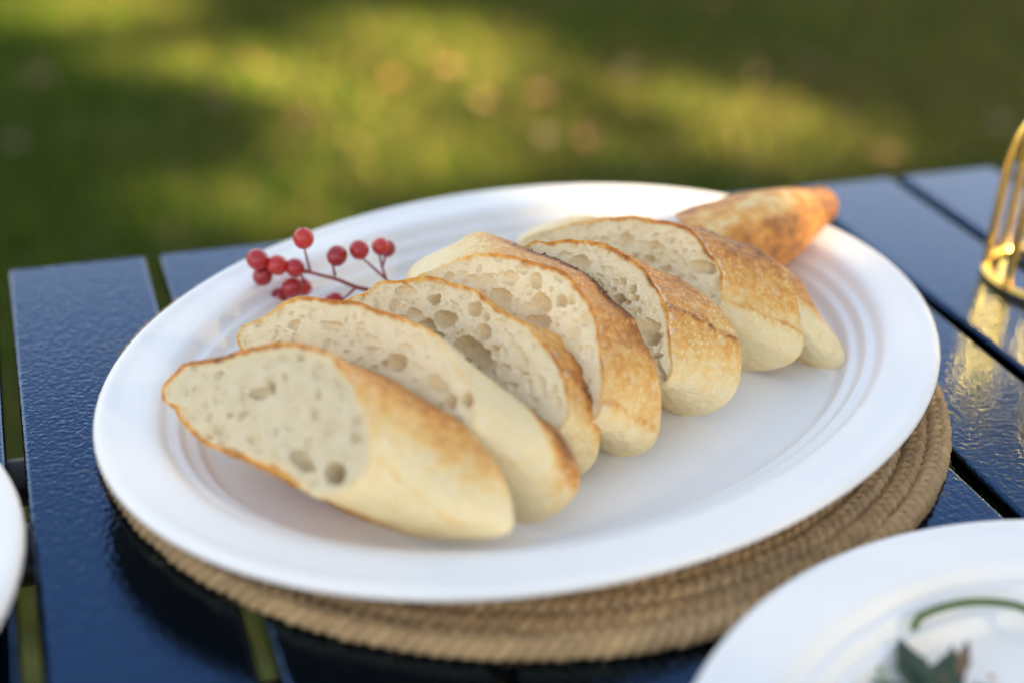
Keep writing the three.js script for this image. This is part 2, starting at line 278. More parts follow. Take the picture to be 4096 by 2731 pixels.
// ---------------------------------------------------------------- bread
const crumbBump = heightTexture(256, (x, y) => { const a = N3(x * 26, y * 26, 3), b = N3(x * 55, y * 55, 9); return -Math.pow(Math.abs(a), 0.8) + 0.7 * b; });
const crustBump = heightTexture(256, (x, y) => N3(x * 34, y * 34, 3) + 0.6 * N3(x * 70, y * 70, 2) + 0.8 * N3(x * 12, y * 12, 6));
const crumbMat = new THREE.MeshPhysicalMaterial({ color: 0xffffff, vertexColors: true, specularIntensity: 0.4, roughness: 0.9, bumpMap: crumbBump, bumpScale: 0.0003 });
const crustMat = std({ color: 0xffffff, vertexColors: true, roughness: 0.5, bumpMap: crustBump, bumpScale: 0.00035 });
const TOAST = [[0, [0.87, 0.69, 0.375]], [0.18, [0.84, 0.565, 0.215]], [0.36, [0.79, 0.39, 0.08]], [0.55, [0.62, 0.235, 0.04]], [0.75, [0.38, 0.145, 0.036]], [0.92, [0.22, 0.082, 0.026]], [1.2, [0.12, 0.045, 0.018]]];
function toast(t) { t = clamp(t, 0, 1.19); for (let i = 0; i + 1 < TOAST.length; i++) if (t <= TOAST[i + 1][0]) return mix3(TOAST[i][1], TOAST[i + 1][1], (t - TOAST[i][0]) / (TOAST[i + 1][0] - TOAST[i][0])); return TOAST[TOAST.length - 1][1]; }
const stops = (list, x) => { for (let i = 0; i + 1 < list.length; i++) if (x <= list[i + 1][0]) return list[i][1] + (list[i + 1][1] - list[i][1]) * (x - list[i][0]) / (list[i + 1][0] - list[i][0]); return list[list.length - 1][1]; };
function outline(pts, n) {
  const c = new THREE.CatmullRomCurve3(pts.map(([x, y]) => new THREE.Vector3(x / 1000, y / 1000, 0)), true, 'centripetal'), D = 1600, P = [];
  for (let i = 0; i < D; i++) P.push(c.getPoint(i / D));
  let l = 0, r = 0; P.forEach((p, i) => { if (p.x < P[l].x) l = i; if (p.x > P[r].x) r = i; });
  const walk = (a, b, m) => { const q = []; for (let i = a; ; i = (i + 1) % D) { q.push(P[i]); if (i === b) break; } const s = [0]; for (let i = 1; i < q.length; i++) s.push(s[i - 1] + q[i].distanceTo(q[i - 1])); const o = []; let k = 0; for (let i = 0; i < m; i++) { const t = (i / m) * s[s.length - 1]; while (s[k + 1] < t) k++; const f = (t - s[k]) / Math.max(1e-9, s[k + 1] - s[k]); o.push([q[k].x + (q[k + 1].x - q[k].x) * f, q[k].y + (q[k + 1].y - q[k].y) * f]); } return o; };
  return [...walk(l, r, n / 2), ...walk(r, l, n / 2)];               // from the left tip over the top to the right end, back along the bottom
}
function normals2(P) { const n = P.length; return P.map((_, i) => { const a = P[(i + n - 2) % n], b = P[(i + 2) % n], dx = b[0] - a[0], dy = b[1] - a[1], l = Math.hypot(dx, dy) || 1; return [-dy / l, dx / l]; }); }
function cellular(x, y, s) { const X = Math.floor(x), Y = Math.floor(y); let d = 9, id = 0; for (let i = -1; i <= 1; i++) for (let j = -1; j <= 1; j++) { const h = Math.sin((X + i) * 127.1 + (Y + j) * 311.7 + s * 74.7) * 43758.5453, fx = h - Math.floor(h), h2 = h * 1.7 + 0.31, fy = h2 - Math.floor(h2), q = Math.hypot(X + i + fx - x, Y + j + fy - y); if (q < d) { d = q; id = fx; } } return [d, id]; }
function breadSlice(S, cfg, label) {
  const n = 640, rings = 96, rows = 64, sd = cfg.seed;
  const F = outline(S.F, n), B = outline(S.B, n), w0 = S.w0;
  const g = thing('bread_slice', label, 'bread', S.o, 'slanted baguette slices on the oval plate');
  g.quaternion.setFromRotationMatrix(new THREE.Matrix4().makeBasis(...S.basis.map((v) => new THREE.Vector3(...v))));
  // torn, uneven crust edge
  const nf = normals2(F), nb = normals2(B);
  for (let i = 0; i < n; i++) { const e = 0.0002 * N3(F[i][0] * 900, F[i][1] * 900, sd) + 0.0004 * N3(F[i][0] * 260, F[i][1] * 260, sd + 3) + 0.0013 * N3(F[i][0] * 75, F[i][1] * 75, sd + 7); F[i][0] += nf[i][0] * e; F[i][1] += nf[i][1] * e; }
  const cx = F.reduce((s, p) => s + p[0], 0) / n, cy = F.reduce((s, p) => s + p[1], 0) / n;
  const holes = S.holes.map(([x, y, ax, ay, bx, by, df]) => { const m = 1 / (ax * by - ay * bx); return { x: x / 1000, y: y / 1000, a: by * m * 1000, b: -bx * m * 1000, c: -ay * m * 1000, d: ax * m * 1000, R: Math.max(Math.hypot(ax, ay), Math.hypot(bx, by)) / 1000, D: 2.3 * df * Math.min(Math.hypot(ax, ay), Math.hypot(bx, by)) / 1000 }; });
  const xs = F.map((p) => p[0]), ys = F.map((p) => p[1]), x0 = Math.min(...xs), x1 = Math.max(...xs), y0 = Math.min(...ys), y1 = Math.max(...ys);
  for (let i = 0; i < cfg.small; i++) { const r = 0.0004 + 0.0014 * Math.pow(rnd(), 3.2), q = rr(0.6, 1.5), t = rr(0, 3.14), ca = Math.cos(t), sa = Math.sin(t); const k1 = 1 / (r * q), k2 = 1 / r; holes.push({ x: rr(x0, x1), y: rr(y0, y1), a: ca * k1, b: sa * k1, c: -sa * k2, d: ca * k2, R: r * q * 1.05 + 0.0004, D: r * rr(0.4, 0.9) }); }
  const CS = 0.004, cells = new Map(), key = (i, j) => i * 1000 + j;   // holes sorted into cells so that each point looks at few
  for (const h of holes) for (let i = Math.floor((h.x - h.R * 1.3) / CS); i <= Math.floor((h.x + h.R * 1.3) / CS); i++) for (let j = Math.floor((h.y - h.R * 1.3) / CS); j <= Math.floor((h.y + h.R * 1.3) / CS); j++) { const k = key(i, j); if (!cells.has(k)) cells.set(k, []); cells.get(k).push(h); }
  const depth = (x, y) => {
    let d = 0; const wob = 0.5 * N3(x * 200, y * 200, sd + 20) + 0.2 * N3(x * 700, y * 700, sd + 21), wx = x + 0.0007 * N3(x * 420, y * 420, sd) + 0.00025 * N3(x * 1300, y * 1300, sd), wy = y + 0.0007 * N3(x * 420, y * 420, sd + 8) + 0.00025 * N3(x * 1300, y * 1300, sd + 9);
    for (const h of cells.get(key(Math.floor(x / CS), Math.floor(y / CS))) ?? []) { const ex = wx - h.x, ey = wy - h.y, r2 = ((ex * h.a + ey * h.b) ** 2 + (ex * h.c + ey * h.d) ** 2) * (1 + wob); if (r2 < 1) d = Math.max(d, h.D * Math.pow(1 - r2, 0.55)); }
    return d;
  };
  const pos = [], col = [], uv = [], idx = [];
  const put = (x, y, z, c) => { pos.push(x, y, z); col.push(...c); uv.push(x / 0.02, y / 0.02); };
  const toastAt = (i, k) => { const s = i / n; return stops(cfg.toast, s) - 0.07 * sstep(0.02, 0.1, k) + (cfg.tk ? cfg.tk(s, k) : 0); };
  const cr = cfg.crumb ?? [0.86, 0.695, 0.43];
  const perp = F.map((p, i) => Math.max(0.3 * Math.hypot(p[0] - cx, p[1] - cy), (p[0] - cx) * nf[i][0] + (p[1] - cy) * nf[i][1]));
  for (let j = 0; j <= rings; j++) for (let i = 0; i < n; i++) {
    const q = Math.pow(j / rings, 0.9), x = cx + (F[i][0] - cx) * q, y = cy + (F[i][1] - cy) * q, e = (1 - q) * perp[i];
    const rough = 0.00016 * N3(x * 1500, y * 1500, sd) + 0.00012 * N3(x * 700, y * 700, sd + 1) + 0.0005 * N3(x * 110, y * 110, sd + 2);
    const z = w0 - (depth(x, y) * sstep(0.0004, 0.0022, e) + (0.0004 + rough) * sstep(0, 0.0012, e)) - 0.0006 * (1 - sstep(0, 0.0007, e)) * 0;
    const m = 0.5 + 0.5 * fbm(x * 180, y * 180, sd + 4, 2), fine = N3(x * 1100, y * 1100, sd + 6);
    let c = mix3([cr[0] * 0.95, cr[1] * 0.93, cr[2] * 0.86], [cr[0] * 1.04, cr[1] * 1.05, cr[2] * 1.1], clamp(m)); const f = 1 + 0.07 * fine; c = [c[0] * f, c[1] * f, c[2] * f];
    const tb = toastAt(i, 0) + 0.3 * N3(x * 260, y * 260, sd + 11) + 0.14 * N3(x * 800, y * 800, sd + 13), ct = 0.0009 + 0.0015 * clamp(tb) + 0.0006 * N3(x * 260, y * 260, sd + 12);
    c = mix3(c, [0.76, 0.6, 0.33], 0.5 * (1 - sstep(ct, ct + 0.0035, e)));
    c = mix3(c, toast(tb), 1 - sstep(ct * 0.4, ct * 1.35, e));
    put(x, y, z, c);
  }
  for (let j = 0; j < rings; j++) for (let i = 0; i < n; i++) { const k = (i + 1) % n, a = j * n + i, b = j * n + k; if (j) idx.push(a, a + n, b); idx.push(b, a + n, b + n); }
  // the cut on the far side, with the same crumb
  const bx = B.reduce((s, p) => s + p[0], 0) / n, by = B.reduce((s, p) => s + p[1], 0) / n, st = pos.length / 3, br = 24, step = 4, nn = n / step;
  for (let j = 0; j <= br; j++) for (let i = 0; i < nn; i++) { const q = j / br, P = B[i * step], x = bx + (P[0] - bx) * q, y = by + (P[1] - by) * q; const f = 1 + 0.08 * N3(x * 700, y * 700, sd); put(x, y, 0.0009 * (1 - q * q * q) * (0.6 + N3(x * 500, y * 500, sd + 5)), j === br ? toast(toastAt(i * step, 1)) : [cr[0] * f, cr[1] * f, cr[2] * f]); }
  for (let j = 0; j < br; j++) for (let i = 0; i < nn; i++) { const k = (i + 1) % nn, a = st + j * nn + i, b = st + j * nn + k; if (j) idx.push(a, b, a + nn); idx.push(b, b + nn, a + nn); }
  part('crumb', buffer(pos, idx, uv, col), crumbMat, g);
  // crust between the two cuts
  const cp = [], cc = [], cu = [], ci = [];
  let arc = 0;
  for (let i = 0; i <= n; i++) {
    const a = i % n; if (i) arc += Math.hypot(F[a][0] - F[i - 1][0], F[a][1] - F[i - 1][1]);
    for (let k = 0; k <= rows; k++) {
      const t = k / rows, s = a / n; let x = F[a][0] + (B[a][0] - F[a][0]) * t, y = F[a][1] + (B[a][1] - F[a][1]) * t; const z = w0 * (1 - t);
      const nx = nf[a][0] * (1 - t) + nb[a][0] * t, ny = nf[a][1] * (1 - t) + nb[a][1] * t, en = Math.min(1, Math.min(t, 1 - t) * 12);
      const U = x * 1000, V = y * 1000, Wz = z * 1000;
      const big = fbm(U * 0.12, V * 0.12, Wz * 0.12 + sd, 3), fine = N3(U * 0.9, V * 0.9, Wz * 0.9 + sd), mid = fbm(U * 0.33, V * 0.33, Wz * 0.33 + sd * 2, 3);
      let tv = toastAt(a, t) + (0.08 + 0.12 * clamp(toastAt(a, t) * 2)) * mid + 0.1 * big + 0.05 * fine, disp = 0.0007 * big + 0.0003 * mid + 0.00013 * fine;
      // the edge of the baker's cut: a raised lip that browned first
      for (const [s0, s1, wd, lift, br_] of cfg.ears ?? []) { const se = s0 + (s1 - s0) * t + 0.008 * N3(t * 6, s0 * 40, sd), q = (s - se) / wd; if (q > -1 && q < 3) { const lip = q < 0 ? sstep(-1, 0, q) : Math.exp(-q * 1.6); disp += lift * (q < 0 ? sstep(-0.5, 0, q) : Math.exp(-q * 0.7)); tv += br_ * (lip * lip) * (0.75 + 0.5 * mid); } }
      // blisters
      if (cfg.blister) { const [d, id] = cellular(arc * 330, t * 0.04 * 330 + x * 90, sd), bl = id > 0.55 ? 1 - sstep(0.12, 0.3 * (0.5 + id * 0.5), d) : 0; tv -= bl * cfg.blister * (0.5 + id); disp += bl * 0.00028; }
      if (tv > 0.66) disp += (tv - 0.66) * (0.0035 * N3(U * 0.8, V * 0.8, Wz * 0.8 + 9) + 0.0025 * N3(U * 1.7, V * 1.7, Wz * 1.7 + 4));
      const grain = N3(U * 2.3, V * 2.3, Wz * 2.3 + sd), ridge = 1 - Math.abs(N3(U * 0.34 + 0.5 * mid, V * 0.34, Wz * 0.34 + sd * 5)), crack = sstep(0.955, 0.995, ridge) * sstep(0.2, 0.45, tv) * (cfg.crack ?? 1);
      tv += 0.09 * grain * sstep(0.05, 0.4, tv) - 0.3 * crack; disp += 0.00006 * grain - 0.00022 * crack;
      let c = toast(tv);
      const torn = (1 - sstep(0.015, 0.05 + 0.05 * (0.5 + mid), t)) * band(s, 0.3, 0.52, 0.04); c = mix3(c, [0.84, 0.72, 0.5], 0.6 * torn * sstep(-0.1, 0.35, mid + 0.5 * fine));
      const flour = sstep(0.18, 0.5, N3(U * 0.2, V * 0.2, Wz * 0.2 + sd * 3) + 0.35 * fine) * 0.16 * (cfg.flour ?? 1); c = mix3(c, [0.86, 0.78, 0.62], flour * sstep(0.7, 0.2, tv));
      x += nx * disp * en; y += ny * disp * en;
      cp.push(x, y, z); cc.push(...c); cu.push(arc / 0.02, (t * 0.035) / 0.02);
    }
  }
  for (let i = 0; i < n; i++) for (let k = 0; k < rows; k++) { const a = i * (rows + 1) + k, b = a + rows + 1; ci.push(a, a + 1, b, b, a + 1, b + 1); }
  part('crust', buffer(cp, ci, cu, cc), crustMat, g);
  return g;
}

// sizes in millimetres on the slice's own front cut (F) and back cut (B); holes: centre, half axes, depth
const SLICES = [
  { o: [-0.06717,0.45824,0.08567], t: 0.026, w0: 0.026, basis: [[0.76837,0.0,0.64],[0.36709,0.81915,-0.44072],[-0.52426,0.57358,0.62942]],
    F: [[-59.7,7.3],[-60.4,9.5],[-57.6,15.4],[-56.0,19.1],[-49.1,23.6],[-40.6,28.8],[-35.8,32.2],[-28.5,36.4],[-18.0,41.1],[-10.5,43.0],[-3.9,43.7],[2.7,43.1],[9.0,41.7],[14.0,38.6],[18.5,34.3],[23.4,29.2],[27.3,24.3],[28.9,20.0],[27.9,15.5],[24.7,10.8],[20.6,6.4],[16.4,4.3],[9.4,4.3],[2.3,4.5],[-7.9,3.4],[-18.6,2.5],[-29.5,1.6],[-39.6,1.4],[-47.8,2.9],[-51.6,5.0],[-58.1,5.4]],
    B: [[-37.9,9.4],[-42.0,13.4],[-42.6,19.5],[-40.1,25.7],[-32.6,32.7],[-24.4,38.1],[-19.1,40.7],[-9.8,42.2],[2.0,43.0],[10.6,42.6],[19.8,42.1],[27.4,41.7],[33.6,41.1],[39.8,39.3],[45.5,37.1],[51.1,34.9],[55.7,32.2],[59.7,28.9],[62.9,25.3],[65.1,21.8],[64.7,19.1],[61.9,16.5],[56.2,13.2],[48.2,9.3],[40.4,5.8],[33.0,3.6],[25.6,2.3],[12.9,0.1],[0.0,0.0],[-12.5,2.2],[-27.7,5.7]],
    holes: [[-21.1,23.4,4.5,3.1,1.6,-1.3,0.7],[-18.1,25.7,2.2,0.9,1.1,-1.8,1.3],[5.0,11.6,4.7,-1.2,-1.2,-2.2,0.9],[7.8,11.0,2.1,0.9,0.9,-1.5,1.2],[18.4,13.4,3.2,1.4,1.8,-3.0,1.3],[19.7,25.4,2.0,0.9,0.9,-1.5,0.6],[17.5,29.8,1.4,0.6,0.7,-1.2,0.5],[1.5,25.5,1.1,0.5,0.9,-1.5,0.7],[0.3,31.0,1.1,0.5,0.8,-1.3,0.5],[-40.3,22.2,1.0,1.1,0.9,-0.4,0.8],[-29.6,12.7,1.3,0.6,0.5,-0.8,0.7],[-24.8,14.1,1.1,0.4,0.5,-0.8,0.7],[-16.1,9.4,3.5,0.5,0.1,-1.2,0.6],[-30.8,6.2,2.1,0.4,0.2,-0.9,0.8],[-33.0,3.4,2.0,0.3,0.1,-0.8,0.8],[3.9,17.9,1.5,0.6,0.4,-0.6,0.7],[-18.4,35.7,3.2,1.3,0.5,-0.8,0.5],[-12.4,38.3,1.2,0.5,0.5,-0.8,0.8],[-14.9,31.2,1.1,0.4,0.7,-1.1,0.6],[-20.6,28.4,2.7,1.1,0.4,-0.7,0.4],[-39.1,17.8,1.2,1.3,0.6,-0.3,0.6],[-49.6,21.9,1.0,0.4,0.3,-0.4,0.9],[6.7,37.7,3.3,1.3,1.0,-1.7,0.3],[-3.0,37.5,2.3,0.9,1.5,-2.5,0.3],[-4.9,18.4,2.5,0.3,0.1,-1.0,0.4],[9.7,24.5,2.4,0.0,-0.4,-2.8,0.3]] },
  { o: [-0.01027,0.45844,0.09192], t: 0.024, w0: 0.024, basis: [[0.76837,0.0,0.64],[0.36709,0.81915,-0.44072],[-0.52426,0.57358,0.62942]],
    F: [[-113.7,13.6],[-113.6,16.9],[-108.4,22.7],[-104.0,28.2],[-101.9,31.2],[-95.6,34.8],[-86.3,37.8],[-77.1,40.2],[-69.8,41.3],[-59.0,43.1],[-51.7,43.6],[-44.1,43.4],[-35.2,42.2],[-27.2,39.4],[-20.3,35.1],[-14.7,31.0],[-11.5,26.8],[-11.1,22.0],[-14.0,17.5],[-21.2,14.2],[-33.3,12.7],[-48.3,12.0],[-68.0,11.2],[-88.2,9.7],[-102.9,8.4],[-110.4,10.3]],
    B: [[-91.5,17.4],[-93.8,23.2],[-92.2,29.6],[-85.0,35.9],[-74.8,40.1],[-63.4,41.7],[-54.9,40.9],[-48.2,39.9],[-37.2,37.9],[-26.3,36.1],[-19.0,34.9],[-8.2,33.2],[0.9,32.1],[8.2,29.1],[12.7,25.8],[16.3,22.0],[17.5,17.7],[16.0,12.4],[12.5,6.8],[6.7,2.4],[0.0,0.0],[-12.8,0.1],[-32.8,1.9],[-55.2,6.3],[-77.6,12.3]],
    holes: [[-77.6,31.0,5.2,1.3,0.5,-1.3,0.6],[-93.1,25.8,2.1,0.8,1.0,-1.6,0.5],[-96.2,28.7,1.2,0.4,0.4,-0.7,0.6],[-88.5,31.3,1.6,0.6,0.3,-0.5,0.6],[-81.5,37.5,1.4,0.5,0.4,-0.6,0.6],[-92.1,32.4,1.4,0.5,0.3,-0.5,0.4],[-66.9,39.2,1.5,0.3,0.1,-0.4,0.8],[-89.1,32.9,1.0,0.4,0.2,-0.4,0.5],[-95.6,22.1,0.6,0.2,0.2,-0.3,0.9],[-100.7,27.7,1.1,1.2,0.7,-0.3,0.5],[-66.0,33.6,1.9,0.7,0.6,-1.0,0.4],[-47.6,29.6,3.9,1.5,1.4,-2.5,0.8],[-52.1,27.6,1.1,0.4,0.6,-1.1,1],[-46.4,35.5,3.1,0.5,0.2,-1.1,0.6],[-29.2,29.5,5.6,-0.7,-0.5,-1.9,0.8],[-22.5,26.6,2.1,1.2,2.0,-2.3,0.9],[-16.6,29.6,2.2,0.9,1.1,-2.0,1],[-61.3,32.1,5.1,0.8,0.4,-2.0,0.35],[-38.6,31.0,2.3,0.9,0.6,-1.1,0.4],[-28.9,34.3,0.5,0.6,2.4,-1.4,0.5],[-58.5,29.8,2.4,0.9,0.6,-1.0,0.5],[-67.0,35.5,1.8,0.7,0.4,-0.7,0.5],[-37.2,35.8,1.2,0.5,0.4,-0.6,0.6]] },
  { o: [0.00186,0.45847,0.06357], t: 0.02, w0: 0.02, basis: [[0.76837,0.0,0.64],[0.36709,0.81915,-0.44072],[-0.52426,0.57358,0.62942]],
    F: [[-92.9,21.3],[-90.2,23.9],[-85.0,27.7],[-81.9,32.1],[-74.1,36.3],[-64.9,40.2],[-56.9,43.1],[-49.9,43.8],[-41.2,43.7],[-33.5,42.4],[-26.1,41.7],[-18.2,40.0],[-11.4,38.5],[-5.1,36.3],[1.3,32.0],[5.8,27.8],[8.9,23.9],[10.5,19.0],[9.1,14.6],[3.8,12.0],[-5.7,11.1],[-22.7,11.4],[-42.3,11.7],[-64.0,13.6],[-82.7,16.4],[-90.2,18.6]],
    B: [[-94.0,21.5],[-91.0,27.8],[-83.6,34.2],[-73.8,40.0],[-62.5,42.3],[-49.7,41.5],[-36.9,40.1],[-26.6,39.0],[-20.2,38.5],[-16.4,41.2],[-11.0,42.3],[-7.7,40.0],[-2.6,36.8],[2.3,33.4],[6.7,27.7],[10.3,21.5],[13.3,15.0],[14.3,10.1],[12.8,5.0],[8.4,1.4],[0.0,0.0],[-15.7,1.1],[-36.4,2.8],[-58.9,6.1],[-80.1,12.9],[-90.6,17.5]],
    holes: [[-56.7,35.6,2.7,1.0,1.0,-1.8,1.3],[-39.9,38.2,2.7,1.0,1.1,-1.9,0.9],[-49.3,31.0,4.2,1.6,1.6,-2.8,0.7],[-54.5,25.8,3.1,1.1,1.4,-2.5,0.7],[-48.7,25.4,2.2,0.3,0.2,-0.9,1.4],[-33.6,24.2,8.3,-1.5,-1.3,-4.5,0.75],[-27.8,23.3,4.2,-0.9,-1.0,-3.0,0.7],[-32.5,32.1,2.8,1.1,1.4,-2.5,0.7],[-25.8,29.2,1.4,0.5,0.6,-1.0,0.9],[-34.1,37.2,1.2,0.4,0.8,-1.4,0.9],[-68.6,33.4,4.3,1.5,1.4,-2.4,0.45],[-57.8,40.2,2.8,1.0,0.7,-1.2,0.6],[-71.0,28.0,1.6,0.6,1.3,-2.2,0.4],[-61.4,28.0,3.2,1.2,1.1,-1.9,0.5],[-15.7,30.3,1.3,1.3,3.7,-2.6,0.4],[-18.9,25.4,1.8,0.1,0.1,-0.7,0.9],[-12.1,26.1,2.0,0.5,0.2,-0.7,0.9],[-3.8,24.4,1.4,1.0,3.4,-3.4,0.35],[-21.9,34.1,0.8,0.7,1.7,-1.5,0.6],[-28.5,37.3,2.3,0.9,0.8,-1.4,0.4],[4.2,21.6,1.6,0.7,1.2,-2.2,0.4],[-14.0,20.8,1.7,0.7,0.5,-0.9,0.5],[-49.1,37.2,0.8,0.3,0.3,-0.5,0.8],[-39.7,25.6,0.9,0.4,0.3,-0.6,0.7],[-25.5,35.6,0.9,0.3,0.3,-0.6,0.7]] },
  { o: [0.02082,0.45833,0.05151], t: 0.024, w0: 0.024, basis: [[0.76837,0.0,0.64],[0.34857,0.83867,-0.41849],[-0.53675,0.54464,0.64441]],
    F: [[-86.2,25.8],[-84.2,29.2],[-80.1,32.3],[-75.0,36.4],[-69.3,41.3],[-63.0,44.8],[-52.1,48.0],[-44.2,49.3],[-35.5,49.9],[-25.5,49.3],[-20.1,47.3],[-13.9,43.8],[-8.3,38.7],[-3.1,32.2],[1.0,25.5],[4.8,18.5],[6.1,13.0],[3.6,9.3],[-3.9,8.2],[-15.6,9.6],[-29.8,11.7],[-47.3,15.2],[-65.6,18.9],[-78.6,21.6],[-84.0,23.3]],
    B: [[-107.1,24.8],[-108.0,28.6],[-105.6,33.3],[-98.9,39.8],[-91.6,46.1],[-87.2,50.9],[-83.8,52.5],[-71.9,53.4],[-56.0,53.2],[-44.9,53.8],[-37.1,53.2],[-30.1,51.9],[-20.6,48.0],[-10.4,45.3],[-4.7,40.4],[2.0,35.6],[7.0,30.5],[10.8,25.0],[13.9,18.5],[15.6,12.1],[13.9,6.7],[8.0,2.2],[0.0,0.0],[-13.5,0.7],[-35.1,4.9],[-57.8,9.2],[-79.8,14.5],[-98.3,20.0]],
    holes: [[-31.8,37.4,4.2,1.5,1.5,-3.0,0.75],[-35.1,34.4,2.9,1.1,1.0,-1.9,0.5],[-29.4,31.4,4.6,1.7,1.5,-2.9,0.5],[-36.8,43.7,2.2,0.8,1.3,-2.5,0.7],[-47.1,41.2,3.4,1.2,1.2,-2.3,0.5],[-24.6,40.8,2.1,0.7,1.0,-2.0,0.8],[-21.1,42.1,1.0,0.4,0.6,-1.2,1],[-18.4,40.4,0.7,0.3,0.2,-0.5,1],[-47.8,34.2,4.6,0.2,0.2,-2.7,0.5],[-13.0,39.1,2.2,0.8,1.3,-2.6,0.45],[-23.0,32.9,1.9,0.7,0.6,-1.2,0.4],[-55.2,37.2,3.3,1.2,1.2,-2.2,0.4],[-43.7,45.6,2.4,0.8,0.8,-1.5,0.5],[-61.4,35.0,3.7,1.3,1.1,-2.0,0.3],[-29.2,37.7,1.3,0.5,0.6,-1.2,0.9],[-15.1,32.7,2.2,0.8,1.2,-2.4,0.35],[-6.7,29.1,1.1,0.4,1.2,-2.3,0.4],[-15.1,36.6,1.1,0.4,0.5,-0.9,0.5],[-66.5,36.2,1.9,0.7,0.4,-0.8,0.5],[-29.9,43.2,0.9,0.3,0.3,-0.7,0.7],[-22.0,36.9,0.9,0.3,0.3,-0.6,0.6],[-23.2,27.4,3.4,1.3,1.0,-1.9,0.4]] },
  { o: [0.04693,0.45835,0.02515], t: 0.026, w0: 0.026, basis: [[0.76837,0.0,0.64],[0.34857,0.83867,-0.41849],[-0.53675,0.54464,0.64441]],
    F: [[-70.0,31.5],[-68.2,35.3],[-61.0,38.9],[-51.7,42.2],[-44.0,44.1],[-35.9,44.7],[-25.7,43.9],[-18.4,41.5],[-12.9,37.7],[-8.1,33.8],[-3.6,29.1],[-0.4,23.9],[2.9,18.0],[4.8,14.0],[4.7,9.9],[0.6,6.8],[-8.7,7.2],[-21.8,11.0],[-38.0,16.4],[-52.7,21.9],[-64.3,26.6]],
    B: [[-78.9,33.0],[-74.2,38.6],[-65.7,42.8],[-54.5,45.2],[-44.6,45.6],[-35.3,44.8],[-28.2,44.2],[-22.3,44.7],[-14.9,43.8],[-6.5,42.0],[-0.2,39.8],[5.7,36.3],[10.1,32.7],[13.2,28.7],[15.3,24.6],[17.0,18.7],[16.6,12.9],[13.1,7.0],[7.1,2.6],[0.0,0.0],[-8.6,0.2],[-24.0,4.1],[-41.5,11.2],[-60.4,19.9],[-73.9,27.6]],
    holes: [[-25.0,29.2,2.1,0.8,0.9,-1.8,1.1],[-21.7,34.0,1.7,0.6,0.7,-1.4,1],[-19.3,31.5,1.6,0.6,0.5,-1.1,1],[-26.7,35.0,1.2,0.4,0.5,-1.0,0.9],[-45.9,35.7,3.8,1.3,1.2,-2.4,0.5],[-10.3,24.2,4.4,1.6,1.1,-2.3,0.8],[-7.5,21.2,2.9,1.1,1.2,-2.4,1.2],[-3.2,16.2,2.3,1.1,0.4,-0.7,1.5],[1.3,12.0,0.7,0.7,3.4,-2.6,1.4],[-16.5,28.0,1.5,0.6,0.3,-0.6,1],[-21.4,29.2,1.3,0.5,0.5,-1.0,1],[-28.9,31.4,1.1,0.4,0.4,-0.8,0.7],[-17.6,24.7,1.3,0.5,0.3,-0.7,0.6],[-36.0,33.7,1.6,0.5,0.4,-0.8,0.5],[-52.9,35.8,2.5,0.8,0.6,-1.3,0.4],[-41.1,41.0,0.8,0.3,0.3,-0.5,0.7],[-33.4,37.6,0.8,0.3,0.3,-0.6,0.7],[-45.6,40.1,1.8,0.6,0.4,-0.8,0.4],[-16.1,31.2,0.8,0.3,0.2,-0.5,0.7],[-10.6,29.7,0.9,0.3,0.6,-1.2,0.5]] },
  { o: [0.07157,0.45829,-0.0097], t: 0.022, w0: 0.022, basis: [[0.76837,0.0,0.64],[0.32,0.86603,-0.38419],[-0.55426,0.5,0.66543]],
    F: [[-95.8,13.9],[-92.1,18.0],[-85.8,22.3],[-77.6,27.1],[-71.4,30.5],[-61.4,35.4],[-50.9,39.1],[-40.8,41.3],[-31.3,41.4],[-23.0,39.7],[-16.9,36.4],[-11.2,32.7],[-6.8,27.5],[-4.3,21.6],[-4.6,17.3],[-9.4,13.9],[-20.1,14.3],[-34.4,15.3],[-52.7,15.0],[-71.4,14.0],[-86.1,12.7]],
    B: [[-114.3,13.1],[-111.8,16.9],[-106.8,21.8],[-97.0,28.2],[-85.5,33.5],[-80.8,34.1],[-68.2,37.6],[-56.6,40.2],[-45.2,42.2],[-35.4,43.1],[-26.0,43.9],[-16.3,44.1],[-7.9,43.9],[0.5,41.5],[7.3,37.0],[12.7,31.5],[16.9,24.5],[20.6,19.4],[21.7,14.7],[20.0,10.0],[15.4,5.8],[7.8,1.8],[0.0,0.0],[-14.4,1.5],[-34.1,4.9],[-55.0,9.2],[-78.4,12.2],[-100.8,11.2]],
